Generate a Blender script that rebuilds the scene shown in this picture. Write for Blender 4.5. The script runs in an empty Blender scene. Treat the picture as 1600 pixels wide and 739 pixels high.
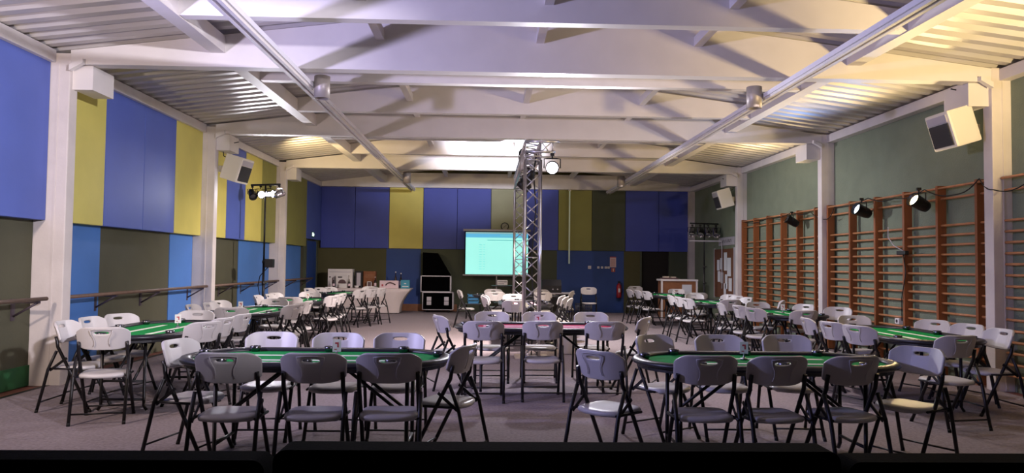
import bpy, bmesh, math, random
from mathutils import Vector, Matrix
random.seed(7)
R = math.radians
sc = bpy.context.scene
COL = sc.collection

# ------------------------------------------------------------------ camera
FPX = 1150.0
cam_d = bpy.data.cameras.new('camera'); cam = bpy.data.objects.new('camera', cam_d); COL.objects.link(cam)
cam_d.sensor_width = 36.0; cam_d.lens = 36.0*FPX/1600.0; cam_d.clip_end = 200
cam.matrix_world = Matrix(((0.99944704, -0.01249374, -0.03081445, 0.0),
                           (-0.03126668, -0.03778057, -0.99879679, 0.0),
                           (0.01131452, 0.99920795, -0.03815032, 1.5),
                           (0, 0, 0, 1)))
sc.camera = cam
# ------------------------------------------------------------------ world, exposure, lamps and fill lights
w = bpy.data.worlds.new('world'); sc.world = w; w.use_nodes = True
w.node_tree.nodes['Background'].inputs[0].default_value = (0.03, 0.03, 0.04, 1)
w.node_tree.nodes['Background'].inputs[1].default_value = 0.5
sc.view_settings.view_transform = 'Standard'; sc.view_settings.look = 'None'
sc.view_settings.exposure = 0.0; sc.view_settings.gamma = 1.0; sc.view_settings.use_curve_mapping = False
try:
    sc.cycles.use_denoising = True; sc.cycles.max_bounces = 7; sc.cycles.diffuse_bounces = 5
    sc.cycles.sample_clamp_indirect = 6.0
except Exception: pass

def spot(name, loc, aim, energy, color, angle=60, blend=0.5, radius=0.1):
    d = bpy.data.lights.new(name, 'SPOT'); o = bpy.data.objects.new(name, d); COL.objects.link(o)
    d.energy = energy; d.color = color; d.spot_size = R(angle); d.spot_blend = blend; d.shadow_soft_size = radius
    o.location = loc
    o.rotation_euler = (Vector(aim)-Vector(loc)).to_track_quat('-Z', 'Y').to_euler()
    return o
def bulb(name, loc, energy, color, radius=0.3):
    d = bpy.data.lights.new(name, 'POINT'); o = bpy.data.objects.new(name, d); COL.objects.link(o)
    d.energy = energy; d.color = color; d.shadow_soft_size = radius; o.location = loc
    return o
LAV = (0.50, 0.50, 1.0); WHT = (0.92, 0.90, 1.0); WARM = (1.0, 0.74, 0.36); PINK = (1.0, 0.86, 0.84); CYAN = (0.45, 0.70, 1.0)
# lamps on the bars and on a stand, out of view, plus two added fills
spot('near_left_violet_lamp', (-4.75, 4.6, 2.78), (2.2, 9.0, 3.5), 1050, (0.40, 0.42, 1.0), 100, 0.9, 0.12)
spot('near_left_fill', (-4.75, 4.5, 2.78), (-3.1, 8.5, 2.1), 390, (1.0, 0.80, 0.68), 135, 0.9, 0.12)  # warm fill added beside the violet lamp for beam end and chairs
spot('near_right_lamp', (6.15, 5.0, 2.75), (4.9, 9.0, 5.0), 900, WARM, 92, 0.9, 0.12)
spot('left_wall_fill', (3.0, 1.0, 3.5), (-5.4, 8.2, 3.0), 3700, (0.92, 0.87, 1.0), 46, 0.8, 0.12)  # unseen fill added to brighten the left wall
# fill spots added at the tube downlights, which are themselves unlit
for (y, e) in ((9.62, 230), (19.6, 280)):
    for x in (-2.21, 3.55):
        spot('hall_fill', (x, y, 3.66), (x, y, 0), e, PINK, 130, 0.9, 0.1)

# ------------------------------------------------------------------ materials
def lin(h):
    h = h.lstrip('#'); out = []
    for i in (0, 2, 4):
        c = int(h[i:i+2], 16)/255.0
        out.append(c/12.92 if c <= 0.04045 else ((c+0.055)/1.055)**2.4)
    return tuple(out)+(1.0,)
def mat(name, hexc, rough=0.6, metal=0.0, noise=0.0, nscale=8.0, bump=0.0, bscale=80.0, dark=None, spec=None, stretch=None):
    m = bpy.data.materials.new(name); m.use_nodes = True
    nt = m.node_tree; b = nt.nodes['Principled BSDF']
    c = lin(hexc)
    b.inputs['Base Color'].default_value = c; b.inputs['Roughness'].default_value = rough; b.inputs['Metallic'].default_value = metal
    if spec is not None: b.inputs['Specular IOR Level'].default_value = spec
    if noise or bump:
        tc = nt.nodes.new('ShaderNodeTexCoord'); vec = tc.outputs['Object']
        if stretch:
            mp = nt.nodes.new('ShaderNodeMapping'); mp.inputs['Scale'].default_value = stretch
            nt.links.new(vec, mp.inputs[0]); vec = mp.outputs[0]
    if noise:
        n = nt.nodes.new('ShaderNodeTexNoise'); n.inputs['Scale'].default_value = nscale; n.inputs['Detail'].default_value = 6
        nt.links.new(vec, n.inputs['Vector'])
        rp = nt.nodes.new('ShaderNodeValToRGB'); nt.links.new(n.outputs['Fac'], rp.inputs[0])
        d = lin(dark) if dark else tuple(v*(1-noise) for v in c[:3])+(1,)
        rp.color_ramp.elements[0].position = 0.3; rp.color_ramp.elements[0].color = d
        rp.color_ramp.elements[1].position = 0.65; rp.color_ramp.elements[1].color = c
        nt.links.new(rp.outputs[0], b.inputs['Base Color'])
    if bump:
        n2 = nt.nodes.new('ShaderNodeTexNoise'); n2.inputs['Scale'].default_value = bscale; n2.inputs['Detail'].default_value = 4
        nt.links.new(vec, n2.inputs['Vector'])
        bp = nt.nodes.new('ShaderNodeBump'); bp.inputs['Strength'].default_value = bump; bp.inputs['Distance'].default_value = 0.02
        nt.links.new(n2.outputs['Fac'], bp.inputs['Height']); nt.links.new(bp.outputs[0], b.inputs['Normal'])
    return m
def emit(name, hexc, s):
    m = bpy.data.materials.new(name); m.use_nodes = True; nt = m.node_tree
    b = nt.nodes['Principled BSDF']; c = lin(hexc)
    b.inputs['Base Color'].default_value = c; b.inputs['Emission Color'].default_value = c; b.inputs['Emission Strength'].default_value = s
    return m
M = dict(
 white=mat('painted_steel_white', '#dcd6d2', 0.5, noise=0.06, nscale=3), column=mat('column_paint', '#d9d0cb', 0.6, noise=0.14, nscale=2.5, bump=0.08, bscale=30),
 deck=mat('deck_sheet', '#c9c4c2', 0.42, 0.25, noise=0.08, nscale=2), trim=mat('trim_paint', '#d8d2d0', 0.5, noise=0.08, nscale=4),
 blueb=mat('panel_blue_dimmed', '#4250aa', 0.6, noise=0.08, nscale=1.5), blue=mat('panel_blue', '#5467b4', 0.55, noise=0.10, nscale=1.5, bump=0.03, bscale=60), yellow=mat('panel_yellow', '#d2c768', 0.6, noise=0.10, nscale=2, bump=0.03),  # blueb: same panel blue, darkened for the dim light at the back wall
 olive=mat('panel_olive', '#8b8a45', 0.6, noise=0.10, nscale=2), dgreen=mat('panel_dark_green', '#4a5140', 0.7, noise=0.1, nscale=2),
 greyp=mat('panel_grey_green', '#9a9c7c', 0.6, noise=0.1, nscale=2),
 lblue=mat('wall_paint_blue', '#4a7abf', 0.6, noise=0.12, nscale=1.6), lgreen=mat('wall_paint_green', '#504f3c', 0.75, noise=0.15, nscale=2, bump=0.1, bscale=50),
 lblue2=mat('wall_paint_deep_blue', '#26488e', 0.6, noise=0.1, nscale=2), lgreen2=mat('wall_paint_brown_green', '#53502f', 0.75, noise=0.12, nscale=2),
 rgreen=mat('render_green', '#7d8771', 0.85, noise=0.12, nscale=3, bump=0.35, bscale=45),
 carpet=mat('carpet_grey', '#978b8f', 0.95, noise=0.30, nscale=34, bump=0.35, bscale=220, spec=0.1), sport=mat('sports_floor', '#7a4a3e', 0.5, noise=0.15, nscale=5),
 tape=mat('tape_black', '#151314', 0.5), wood=mat('bar_wood', '#98572c', 0.5, noise=0.3, nscale=6, stretch=(1, 1, 0.15)), rung=mat('rung_wood', '#bf8358', 0.45, noise=0.2, nscale=8),
 plast=mat('chair_plastic', '#c2bdbc', 0.42, noise=0.05, nscale=5, bump=0.02, bscale=250), tube=mat('chair_tube', '#1b181b', 0.42, 0.2), rubber=mat('rubber', '#131214', 0.8),
 felt=mat('felt_green', '#1c9148', 0.95, noise=0.1, nscale=60, bump=0.1, bscale=400, spec=0.1), feltred=mat('felt_red', '#8e2242', 0.95, noise=0.1, nscale=60, spec=0.1),
 feltblk=mat('felt_black', '#1a171b', 0.9, noise=0.2, nscale=60, spec=0.1), line=mat('felt_line', '#e8ead9', 0.8), linepink=mat('felt_line_pink', '#d7a2b8', 0.8),
 leather=mat('rail_leather', '#1d1c24', 0.38, bump=0.05, bscale=200), steel=mat('steel', '#9a9a9e', 0.3, 1.0), cup=mat('cup_holder_steel', '#6a6a70', 0.25, 1.0),
 blackm=mat('black_metal', '#141316', 0.4, 0.3), blackp=mat('black_plastic', '#17161a', 0.45), blackv=mat('black_fabric', '#030304', 0.95, bump=0.1, bscale=150, spec=0.04),
 alu=mat('truss_aluminium', '#c8c6cc', 0.28, 1.0), railp=mat('rail_paint', '#dcd9e4', 0.35), tubelamp=mat('lamp_tube', '#a89f9b', 0.45, 0.3), inner=mat('lamp_inside', '#4c3f3a', 0.7),
 heat=mat('heater_paint', '#e2dccf', 0.4), grille=mat('heater_grille', '#3a3638', 0.5), greyl=mat('grey_plate', '#b8b2b8', 0.5),
 handrail=mat('handrail_wood', '#6d5648', 0.5, noise=0.25, nscale=10), hbr=mat('handrail_bracket', '#4a4048', 0.5, 0.3),
 cloth=mat('white_cloth', '#d2c5c3', 0.9, bump=0.05, bscale=200), card=mat('white_card', '#ddd8d6', 0.7), ink=mat('dark_ink', '#3a3236', 0.7), redink=mat('red_ink', '#b03a44', 0.7),
 carton=mat('brown_carton', '#8a5636', 0.8, noise=0.2, nscale=12), tealb=mat('teal_box', '#3f8ea6', 0.6), pinkb=mat('pink_white_box', '#dcc3c8', 0.6), picture=mat('picture_dark', '#5d4648', 0.6),
 bottle=mat('bottle_glass', '#2a1c1e', 0.15), red=mat('extinguisher_red', '#a5202a', 0.35), paper=mat('paper', '#cfd2d8', 0.8), greenspill=mat('green_light_spill', '#1d5c30', 0.7, noise=0.2, nscale=4), cork=mat('cork_board', '#6e4630', 0.9, noise=0.25, nscale=60),
 counter=mat('counter_wood', '#8d5b3a', 0.55, noise=0.2, nscale=8), door=mat('door_dark', '#171311', 0.8), chrome=mat('lamp_chrome', '#c8c8cc', 0.12, 1.0),
 plate=mat('pale_plywood', '#c9b8a4', 0.7, noise=0.15, nscale=12), leaf=mat('leaf', '#2c3a1e', 0.6), pot=mat('pot', '#c9bfb0', 0.6),
 clockf=mat('clock_face', '#8f9080', 0.6), cable=mat('cable', '#0f0e10', 0.6), bluecrate=mat('blue_crate', '#2f7fb0', 0.5), strip=mat('pale_light_streak', '#d6eee0', 0.4),
 exitg=emit('exit_sign_light', '#e8fff4', 1.2), exitd=mat('exit_green', '#1d6b4a', 0.5),
 lit=emit('lamp_lit_white', '#fff6ff', 30.0), litwarm=emit('lamp_lit_warm', '#ffe0a0', 30.0), litblue=emit('lamp_lit_blue', '#cfe6ff', 14.0), lens=mat('lamp_lens_off', '#6d6a72', 0.15),
 scr=emit('screen_teal', '#9df2ea', 0.85), scrhead=emit('screen_blue', '#56b4e4', 0.8), scrtext=emit('screen_rows', '#68c4c6', 0.7), scrgrey=emit('screen_grey', '#8fc4c8', 0.6),
)

# ------------------------------------------------------------------ mesh helpers
class MB:
    def __init__(s): s.bm = bmesh.new(); s.mi = 0
    def _mat(s, fs):
        for f in fs: f.material_index = s.mi
    def box(s, lo, hi, rot=None, piv=None, bev=0.0):
        lo, hi = Vector(lo), Vector(hi)
        g = bmesh.ops.create_cube(s.bm, size=1.0); vs = g['verts']
        d = hi-lo; c = (hi+lo)/2
        for v in vs: v.co = Vector((v.co.x*d.x, v.co.y*d.y, v.co.z*d.z))+c
        es = list({e for v in vs for e in v.link_edges}); fs = list({f for v in vs for f in v.link_faces})
        if bev:
            r = bmesh.ops.bevel(s.bm, geom=es, offset=bev, segments=2, profile=0.7, affect='EDGES')
            fs = r['faces']; vs = list({v for f in fs for v in f.verts})
            allf = set(fs)
            for v in vs: allf.update(v.link_faces)
            fs = list(allf); vs = list({v for f in fs for v in f.verts})
        if rot is not None:
            p = Vector(piv) if piv is not None else c
            for v in vs: v.co = rot @ (v.co-p)+p
        s._mat(fs); return s
    def cyl(s, a, b, r, n=10, r2=None, cap=True):
        a, b = Vector(a), Vector(b); ax = b-a; L = ax.length
        if L < 1e-6: return s
        q = ax.to_track_quat('Z', 'Y'); r2 = r if r2 is None else r2
        A = []; B = []
        for i in range(n):
            t = 2*math.pi*i/n; p = Vector((math.cos(t), math.sin(t), 0))
            A.append(s.bm.verts.new(a+q @ (p*r))); B.append(s.bm.verts.new(b+q @ (p*r2)))
        fs = [s.bm.faces.new((A[i], A[(i+1) % n], B[(i+1) % n], B[i])) for i in range(n)]
        for f in fs: f.smooth = True
        if cap: fs += [s.bm.faces.new(A[::-1]), s.bm.faces.new(B)]
        s._mat(fs); return s
    def tube(s, pts, r, n=8):
        pts = [Vector(p) for p in pts]; rings = []
        for i, p in enumerate(pts):
            t = (pts[min(i+1, len(pts)-1)]-pts[max(i-1, 0)]).normalized()
            q = t.to_track_quat('Z', 'Y')
            rings.append([s.bm.verts.new(p+q @ Vector((math.cos(2*math.pi*k/n)*r, math.sin(2*math.pi*k/n)*r, 0))) for k in range(n)])
        fs = []
        for A, B in zip(rings, rings[1:]):
            best = min(range(n), key=lambda o: sum((A[k].co-B[(k+o) % n].co).length for k in range(n)))
            for k in range(n):
                f = s.bm.faces.new((A[k], A[(k+1) % n], B[(k+1+best) % n], B[(k+best) % n])); f.smooth = True; fs.append(f)
        fs += [s.bm.faces.new(rings[0][::-1]), s.bm.faces.new(rings[-1])]
        s._mat(fs); return s
    def lathe(s, prof, c=(0, 0, 0), n=20):
        c = Vector(c); rings = []
        for (r, z) in prof:
            rings.append([s.bm.verts.new(c+Vector((math.cos(2*math.pi*k/n)*max(r, 1e-4), math.sin(2*math.pi*k/n)*max(r, 1e-4), z))) for k in range(n)])
        fs = []
        for A, B in zip(rings, rings[1:]):
            for k in range(n):
                f = s.bm.faces.new((A[k], A[(k+1) % n], B[(k+1) % n], B[k])); f.smooth = True; fs.append(f)
        fs += [s.bm.faces.new(rings[0][::-1]), s.bm.faces.new(rings[-1])]
        s._mat(fs); return s
    def poly(s, pts): 
        f = s.bm.faces.new([s.bm.verts.new(Vector(p)) for p in pts]); s._mat([f]); return s
    def prism(s, pts, vec):
        vec = Vector(vec); A = [s.bm.verts.new(Vector(p)) for p in pts]; B = [s.bm.verts.new(Vector(p)+vec) for p in pts]
        n = len(A); fs = [s.bm.faces.new(A[::-1]), s.bm.faces.new(B)]
        fs += [s.bm.faces.new((A[i], A[(i+1) % n], B[(i+1) % n], B[i])) for i in range(n)]
        s._mat(fs); return s
    def sphere(s, c, r, sc3=(1, 1, 1), u=12, v=8):
        g = bmesh.ops.create_uvsphere(s.bm, u_segments=u, v_segments=v, radius=r)
        for q in g['verts']: q.co = Vector((q.co.x*sc3[0], q.co.y*sc3[1], q.co.z*sc3[2]))+Vector(c)
        fs = list({f for q in g['verts'] for f in q.link_faces})
        for f in fs: f.smooth = True
        s._mat(fs); return s
    def build(s, name, m, parent=None, loc=None, rot=None, label=None):
        bmesh.ops.recalc_face_normals(s.bm, faces=s.bm.faces[:])
        me = bpy.data.meshes.new(name); s.bm.to_mesh(me); s.bm.free()
        for x in (m if isinstance(m, (list, tuple)) else [m]): me.materials.append(x)
        o = bpy.data.objects.new(name, me); COL.objects.link(o)
        if parent: o.parent = parent
        if loc is not None: o.location = loc
        if rot is not None: o.rotation_euler = rot
        if label: o['label'] = label
        return o
def finish(o, mods):
    """apply the listed modifiers into the mesh"""
    for typ, kw in mods:
        md = o.modifiers.new(typ.lower(), typ)
        for k, v in kw.items(): setattr(md, k, v)
    bpy.context.view_layer.update()
    dg = bpy.context.evaluated_depsgraph_get(); me = bpy.data.meshes.new_from_object(o.evaluated_get(dg), depsgraph=dg)
    o.modifiers.clear(); o.data = me
    for p in me.polygons: p.use_smooth = True
    return o
def tag(o, label=None, cat=None, group=None, kind=None):
    if label: o['label'] = label
    if cat: o['category'] = cat
    if group: o['group'] = group
    if kind: o['kind'] = kind
    return o
def thing(name, label, cat, loc=(0, 0, 0), rz=0.0, group=None):
    o = bpy.data.objects.new(name, None); COL.objects.link(o); o.empty_display_size = 0.1
    o.location = loc; o.rotation_euler = (0, 0, rz)
    return tag(o, label, cat, group)
def struct(name, mb, m, label=None):
    o = mb.build(name, m); o['kind'] = 'structure'
    if label: o['label'] = label
    return o
KIDS = {}
def kids(o):
    if o.name not in KIDS: KIDS[o.name] = [c for c in bpy.data.objects if c.parent == o]
    return KIDS[o.name]
def dup(o, parent=None):
    c = o.copy(); COL.objects.link(c)
    if parent: c.parent = parent
    for ch in kids(o): dup(ch, c)
    return c

# ------------------------------------------------------------------ the hall
XL, XR = -5.48, 6.55          # wall faces
CL, CR = -5.10, 6.30          # inner faces of the columns
RX = 0.60                     # ridge
YB = 23.5; YF = -2.0
FR = [-0.5, 4.25, 9.0, 13.75, 18.5, 23.25]   # portal frames
EAVE, RIDGE, BEAM = 4.07, 4.78, 3.87
def roofz(x): return RIDGE-(RIDGE-EAVE)*(abs(x-RX)/5.7)
b = MB(); b.box((XL-0.4, YF, -0.1), (XR+0.4, YB+0.3, -0.012)); struct('floor', b, M['sport'])
b = MB(); b.box((-5.24, YF, -0.012), (6.36, YB-0.06, 0.0)); struct('floor_carpet', b, M['carpet'], 'grey carpet laid over the sports floor')
b = MB(); b.box((-5.27, YF, -0.012), (-5.21, YB-0.1, 0.003)); struct('floor_tape', b, M['tape'], 'black edge tape along the left side of the carpet')
# walls
def wallband(name, segs, x0, x1, z0, z1):
    pass
b = MB(); b.box((XL-0.2, YF, -0.1), (XL, YB+0.2, 4.3)); struct('wall_left', b, M['lgreen'])
b = MB(); b.box((XR, YF, -0.1), (XR+0.2, YB+0.2, 4.3)); struct('wall_right', b, M['rgreen'])
b = MB(); b.box((XL-0.2, YB, -0.1), (4.88, YB+0.2, 4.9)); b.box((5.80, YB, -0.1), (XR+0.2, YB+0.2, 4.9)); b.box((4.88, YB, 2.0), (5.80, YB+0.2, 4.9))
struct('wall_back', b, M['lgreen2'])
b = MB(); b.box((XL-0.2, YF-0.2, -0.1), (XR+0.2, YF, 4.9)); struct('wall_front', b, M['lgreen'])
# painted fields low on the left wall and on the back wall (thin boards)
for y0, y1 in ((9.20, 10.52), (12.78, 13.74), (13.95, 14.75), (16.25, 18.48), (19.9, 21.55)):
    b = MB(); b.box((XL, y0, 0.06), (XL+0.012, y1, 2.0)); struct('wall_board', b, M['lblue'], 'blue painted field on the lower left wall')
for x0, x1, m in ((-3.26, -2.17, 'lblue2'), (-2.17, 2.17, 'dgreen'), (2.17, 4.32, 'lblue2'), (5.8, 6.5, 'dgreen')):
    b = MB(); b.box((x0, YB-0.012, 0.0), (x1, YB, 1.99)); struct('wall_board', b, M[m])
# raised panels, left wall
def panel(x0, x1, y0, y1, z0, z1, m):
    b = MB(); b.box((x0+(0.006 if y1-y0 < 0.2 else 0), y0+(0.007 if y1-y0 > 0.2 else 0), z0), (x1-(0.006 if y1-y0 < 0.2 else 0), y1-(0.007 if y1-y0 > 0.2 else 0), z1), bev=0.008); return struct('wall_panel', b, M[m])
left = [('blue', 4.4, 5.55), ('blue', 5.55, 6.7), ('blue', 6.7, 7.85), ('blue', 7.85, 9.0), ('blue', -0.4, 1.2), ('yellow', 1.2, 2.7), ('blue', 2.7, 4.25),
        ('yellow', 9.17, 10.32), ('blue', 10.32, 11.47), ('blue', 11.47, 12.60), ('yellow', 12.60, 13.75),
        ('yellow', 13.92, 15.05), ('blue', 15.05, 16.2), ('yellow', 16.2, 17.35), ('olive', 17.35, 18.5), ('olive', 18.67, 21.6)]
for m, y0, y1 in left: panel(XL, -5.33, y0, y1, 1.97, 3.89, m)
panel(XL, -5.33, 21.6, YB-0.02, 2.2, 3.89, 'blue')
xs = [-5.33+1.0755*i for i in range(12)]
for i, m in enumerate(['blueb', 'blueb', 'yellow', 'blueb', 'blueb', 'greyp', 'blueb', 'olive', 'dgreen', 'blueb', 'blueb']):
    panel(xs[i], xs[i+1], YB-0.10, YB, 1.97, 3.90, m)
# columns, trims, frames
for k, y in enumerate(FR):
    if y > 23: 
        b = MB(); b.box((6.36, y, 0), (6.55, y+0.2, 4.0), bev=0.01); struct('column', b, M['column']); continue
    for x0, x1 in ((XL, CL), (CR, XR)):
        b = MB(); b.box((x0, y, -0.012), (x1, y+0.17, roofz(x0)-0.02), bev=0.012)
        xi = CL if x1 == CL else CR; s = -1 if x1 == CL else 1
        b.box((min(xi+s*0.13, xi+s*0.15), y-0.006, 0), (max(xi+s*0.13, xi+s*0.15), y+0.01, 3.9))
        struct('column', b, M['column'])
        # boxed rainwater head behind the beam end
        b = MB(); b.box((CL, y+0.06, 3.57), (CL+0.24, y+0.56, BEAM-0.005)) if x1 == CL else b.box((CR-0.26, y+0.06, 3.57), (CR, y+0.56, BEAM-0.005))
        struct('trim_box', b, M['white'])
for k in range(len(FR)-1):
    for x0, x1 in ((XL, -5.27), (6.40, XR)):
        b = MB(); b.box((x0, FR[k]+0.17, 3.885), (x1, FR[k+1], 4.035), bev=0.008); struct('trim_eave', b, M['trim'])
b = MB(); b.box((XL, YB-0.28, 3.90), (XR, YB, 4.36)); struct('trim_eave', b, M['trim'])
def gable_beam(name, y, t, x0, x1, zb, drop=0.03):
    b = MB(); pts = [(x0, y, zb), (x1, y, zb), (x1, y, roofz(x1)-drop)]
    if x0 < RX < x1: pts.append((RX, y, RIDGE-drop))
    pts.append((x0, y, roofz(x0)-drop)); b.prism(pts, (0, t, 0)); return struct(name, b, M['white'])
for y in FR[:-1]:
    gable_beam('beam', y, 0.18, CL, CR, BEAM)
    b = MB()
    for s, xi in ((1, CL), (-1, CR)):     # plated haunch at each end of the beam
        b.prism([(xi+s*0.02, y-0.07, BEAM-0.02), (xi+s*0.18, y-0.07, BEAM+0.05), (xi+s*0.18, y-0.07, BEAM+0.0), (xi+s*0.02, y-0.07, BEAM-0.09)], (0, 0.07, 0))
    struct('beam_bracket', b, M['white'])
PX = [-3.34, -1.37, 0.60, 2.57, 4.54]
for y in FR[:-1]:
    for off in (-1.35, 1.35):
        yy = y+off
        if YF < yy < YB-0.4: gable_beam('beam_secondary', yy, 0.14, PX[0], PX[-1], 4.05)
for k in range(len(FR)-1):
    y0, y1 = FR[k]+0.18, FR[k+1]
    for i, x in enumerate(PX):
        zb, hw = (4.04, 0.09) if i in (0, 4) else (4.24, 0.05)
        b = MB(); b.box((x-hw, y0, zb), (x+hw, y1, roofz(x)-0.045 if i in (0, 4) else 4.36)); struct('purlin', b, M['white'])
# corrugated deck
b = MB(); prof = []; y = YF; p = 0.27
while y < YB+0.2:
    prof += [(y, 0.0), (y+0.11, 0.0), (y+0.15, 0.05), (y+0.23, 0.05)]; y += p
xsd = [XL-0.2, RX, XR+0.2]
rows = [[b.bm.verts.new((x, yy, roofz(x)+dz)) for x in xsd] for yy, dz in prof]
for A, B2 in zip(rows, rows[1:]):
    for i in range(2): b.bm.faces.new((A[i], A[i+1], B2[i+1], B2[i]))
struct('ceiling', b, M['deck'])
b = MB(); b.prism([(XL-0.3, YF, 4.15), (RX, YF, 4.90), (XR+0.3, YF, 4.15), (XR+0.3, YF, 4.3), (RX, YF, 5.05), (XL-0.3, YF, 4.3)], (0, YB-YF+0.3, 0)); struct('roof', b, M['deck'])
# doors
b = MB(); b.box((4.88, YB+0.12, 0), (5.80, YB+0.16, 2.0)); struct('door_1', b, M['door'])
b = MB(); b.box((4.84, YB-0.02, 0), (4.90, YB+0.1, 2.03)); b.box((5.78, YB-0.02, 0), (5.84, YB+0.1, 2.03)); struct('trim_1', b, M['dgreen'])
b = MB(); b.box((XL, 22.0, 0), (XL+0.05, 23.3, 2.15)); struct('door_2', b, M['lblue2'])
b = MB(); b.box((XL, 21.9, 0), (XL+0.08, 22.0, 2.2)); b.box((XL, 23.3, 0), (XL+0.08, 23.4, 2.2)); struct('trim_2', b, M['dgreen'])
b = MB(); b.box((-5.3, YB-0.03, 0), (-1.0, YB, 0.22)); struct('baseboard_back', b, M['counter'])
b = MB(); b.box((XL, 4.42, 0), (XL+0.02, 9.0, 0.24)); struct('wall_green_spill', b, M['greenspill'], 'green light spill painted along the foot of the lower left wall')  # green light at the wall foot, put into a painted strip

# ------------------------------------------------------------------ folding chair
def strip_len(): pass
def make_chair():
    t = thing('folding_chair', '', 'chair')
    # backrest: curved shell with a hand slot
    bm = bmesh.new()
    us = [-0.228, -0.210, -0.165, -0.12, -0.077, -0.066, 0.066, 0.077, 0.12, 0.165, 0.210, 0.228]
    vs = [0.0, 0.012, 0.05, 0.10, 0.140, 0.148, 0.178, 0.186, 0.206, 0.218]
    def co(u, v):
        k = abs(u)/0.228
        top = 0.218-0.055*max(0, (k-0.66)/0.34)**2.4          # rounded shoulders
        bot = 0.0+0.022*k**2+0.028*max(0, (k-0.72)/0.28)**2.4
        z = bot+(top-bot)*(v/0.218)
        x = u*(1.0-0.03*(1-v/0.218)**2)
        y = 0.085*k**2.3-0.022                                     # wraps forward at the sides
        return Vector((x, y-0.30*z, 0.662+z))
    g = [[bm.verts.new(co(u, v)) for u in us] for v in vs]
    for j in range(len(vs)-1):
        for i in range(len(us)-1):
            if us[i] >= -0.067 and us[i+1] <= 0.067 and vs[j] >= 0.147 and vs[j+1] <= 0.179: continue
            bm.faces.new((g[j][i], g[j][i+1], g[j+1][i+1], g[j+1][i]))
    mb = MB(); mb.bm.free(); mb.bm = bm
    o = mb.build('backrest', M['plast'], t, loc=(0, -0.10, 0))
    finish(o, [('SOLIDIFY', dict(thickness=0.024, offset=0.0)), ('SUBSURF', dict(levels=2, render_levels=2))])
    # moulded grip pocket on the rear of the back
    mb = MB()
    for s in (-1, 1):
        mb.tube([(s*0.095, -0.191, 0.852), (s*0.088, -0.184, 0.82), (s*0.064, -0.170, 0.770), (s*0.060, -0.158, 0.73), (s*0.070, -0.148, 0.70)], 0.0032, 6)
    mb.tube([(-0.095, -0.191, 0.852), (-0.04, -0.197, 0.858), (0.04, -0.197, 0.858), (0.095, -0.191, 0.852)], 0.0032, 6)
    mb.build('grip_recess', M['plast'], t)
    # seat
    bm = bmesh.new(); nx, ny = 10, 10; grid = []
    for j in range(ny+1):
        row = []; v = j/ny
        for i in range(nx+1):
            u = -1+2*i/nx
            wdt = 0.195+0.02*math.sin(math.pi*min(1, v*0.9))
            yy = -0.19+0.43*v
            if v > 0.6: yy -= 0.075*((v-0.6)/0.4)*abs(u)**3
            zz = 0.455-0.012*(1-u*u)*math.sin(math.pi*v)+0.006*v
            if v > 0.85: zz -= 0.028*((v-0.85)/0.15)**2
            if v < 0.35: yy += 0.055*(1-v/0.35)*abs(u)**2.6
            if v < 0.15: zz -= 0.016*((0.15-v)/0.15)**2
            if abs(u) > 0.75: zz -= 0.012*((abs(u)-0.75)/0.25)**2
            row.append(bm.verts.new((u*wdt, yy, zz)))
        grid.append(row)
    for j in range(ny):
        for i in range(nx): bm.faces.new((grid[j][i], grid[j][i+1], grid[j+1][i+1], grid[j+1][i]))
    mb = MB(); mb.bm.free(); mb.bm = bm
    o = mb.build('seat', M['plast'], t)
    finish(o, [('SOLIDIFY', dict(thickness=0.040, offset=-1.0)), ('SUBSURF', dict(levels=1, render_levels=1))])
    for s in (-1, 1):
        # front leg runs up as the back upright
        mb = MB(); mb.tube([(s*0.208, 0.235, 0.012), (s*0.206, 0.06, 0.36), (s*0.205, -0.085, 0.64), (s*0.205, -0.094, 0.70), (s*0.204, -0.105, 0.74)], 0.0155, 8)
        o = mb.build('leg', M['tube'], t)
        f = MB(); f.cyl((s*0.208, 0.243, 0.0), (s*0.208, 0.232, 0.03), 0.017, 8); f.build('foot_cap', M['rubber'], o)
        mb = MB(); mb.tube([(s*0.226, -0.255, 0.012), (s*0.226, -0.195, 0.26), (s*0.225, -0.16, 0.42), (s*0.224, -0.085, 0.60)], 0.015, 8)
        o = mb.build('leg', M['tube'], t)
        f = MB(); f.cyl((s*0.226, -0.259, 0.0), (s*0.226, -0.252, 0.03), 0.016, 8); f.build('foot_cap', M['rubber'], o)
        mb = MB(); mb.tube([(s*0.214, 0.13, 0.425), (s*0.214, -0.17, 0.43)], 0.010, 6); mb.build('seat_rail', M['tube'], t)
        mb = MB(); mb.box((s*0.214-0.004, -0.012, -0.10), (s*0.214+0.004, 0.012, 0.10), rot=Matrix.Rotation(R(-52), 3, 'X'), piv=(s*0.214, 0, 0))
        for v in mb.bm.verts: v.co += Vector((0, -0.07, 0.47))
        mb.build('hinge_strut', M['tube'], t)
    mb = MB(); mb.cyl((-0.207, 0.195, 0.095), (0.207, 0.195, 0.095), 0.008, 8); mb.build('crossbar', M['tube'], t)
    mb = MB(); mb.cyl((-0.226, -0.233, 0.10), (0.226, -0.233, 0.10), 0.008, 8); mb.build('crossbar', M['tube'], t)
    return t
CHAIR = make_chair(); _used = [False]
def chair(x, y, face, label, group):
    """face: direction the sitter looks, degrees, 90 = away from the camera"""
    if not _used[0]: o = CHAIR; _used[0] = True; kids(CHAIR); [kids(k) for k in kids(CHAIR)]
    else: o = dup(CHAIR)
    o.location = (x+0.16*math.cos(R(face)), y+0.16*math.sin(R(face)), 0); o.rotation_euler = (0, 0, R(face-90)); o['label'] = label; o['group'] = group
    return o
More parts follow.
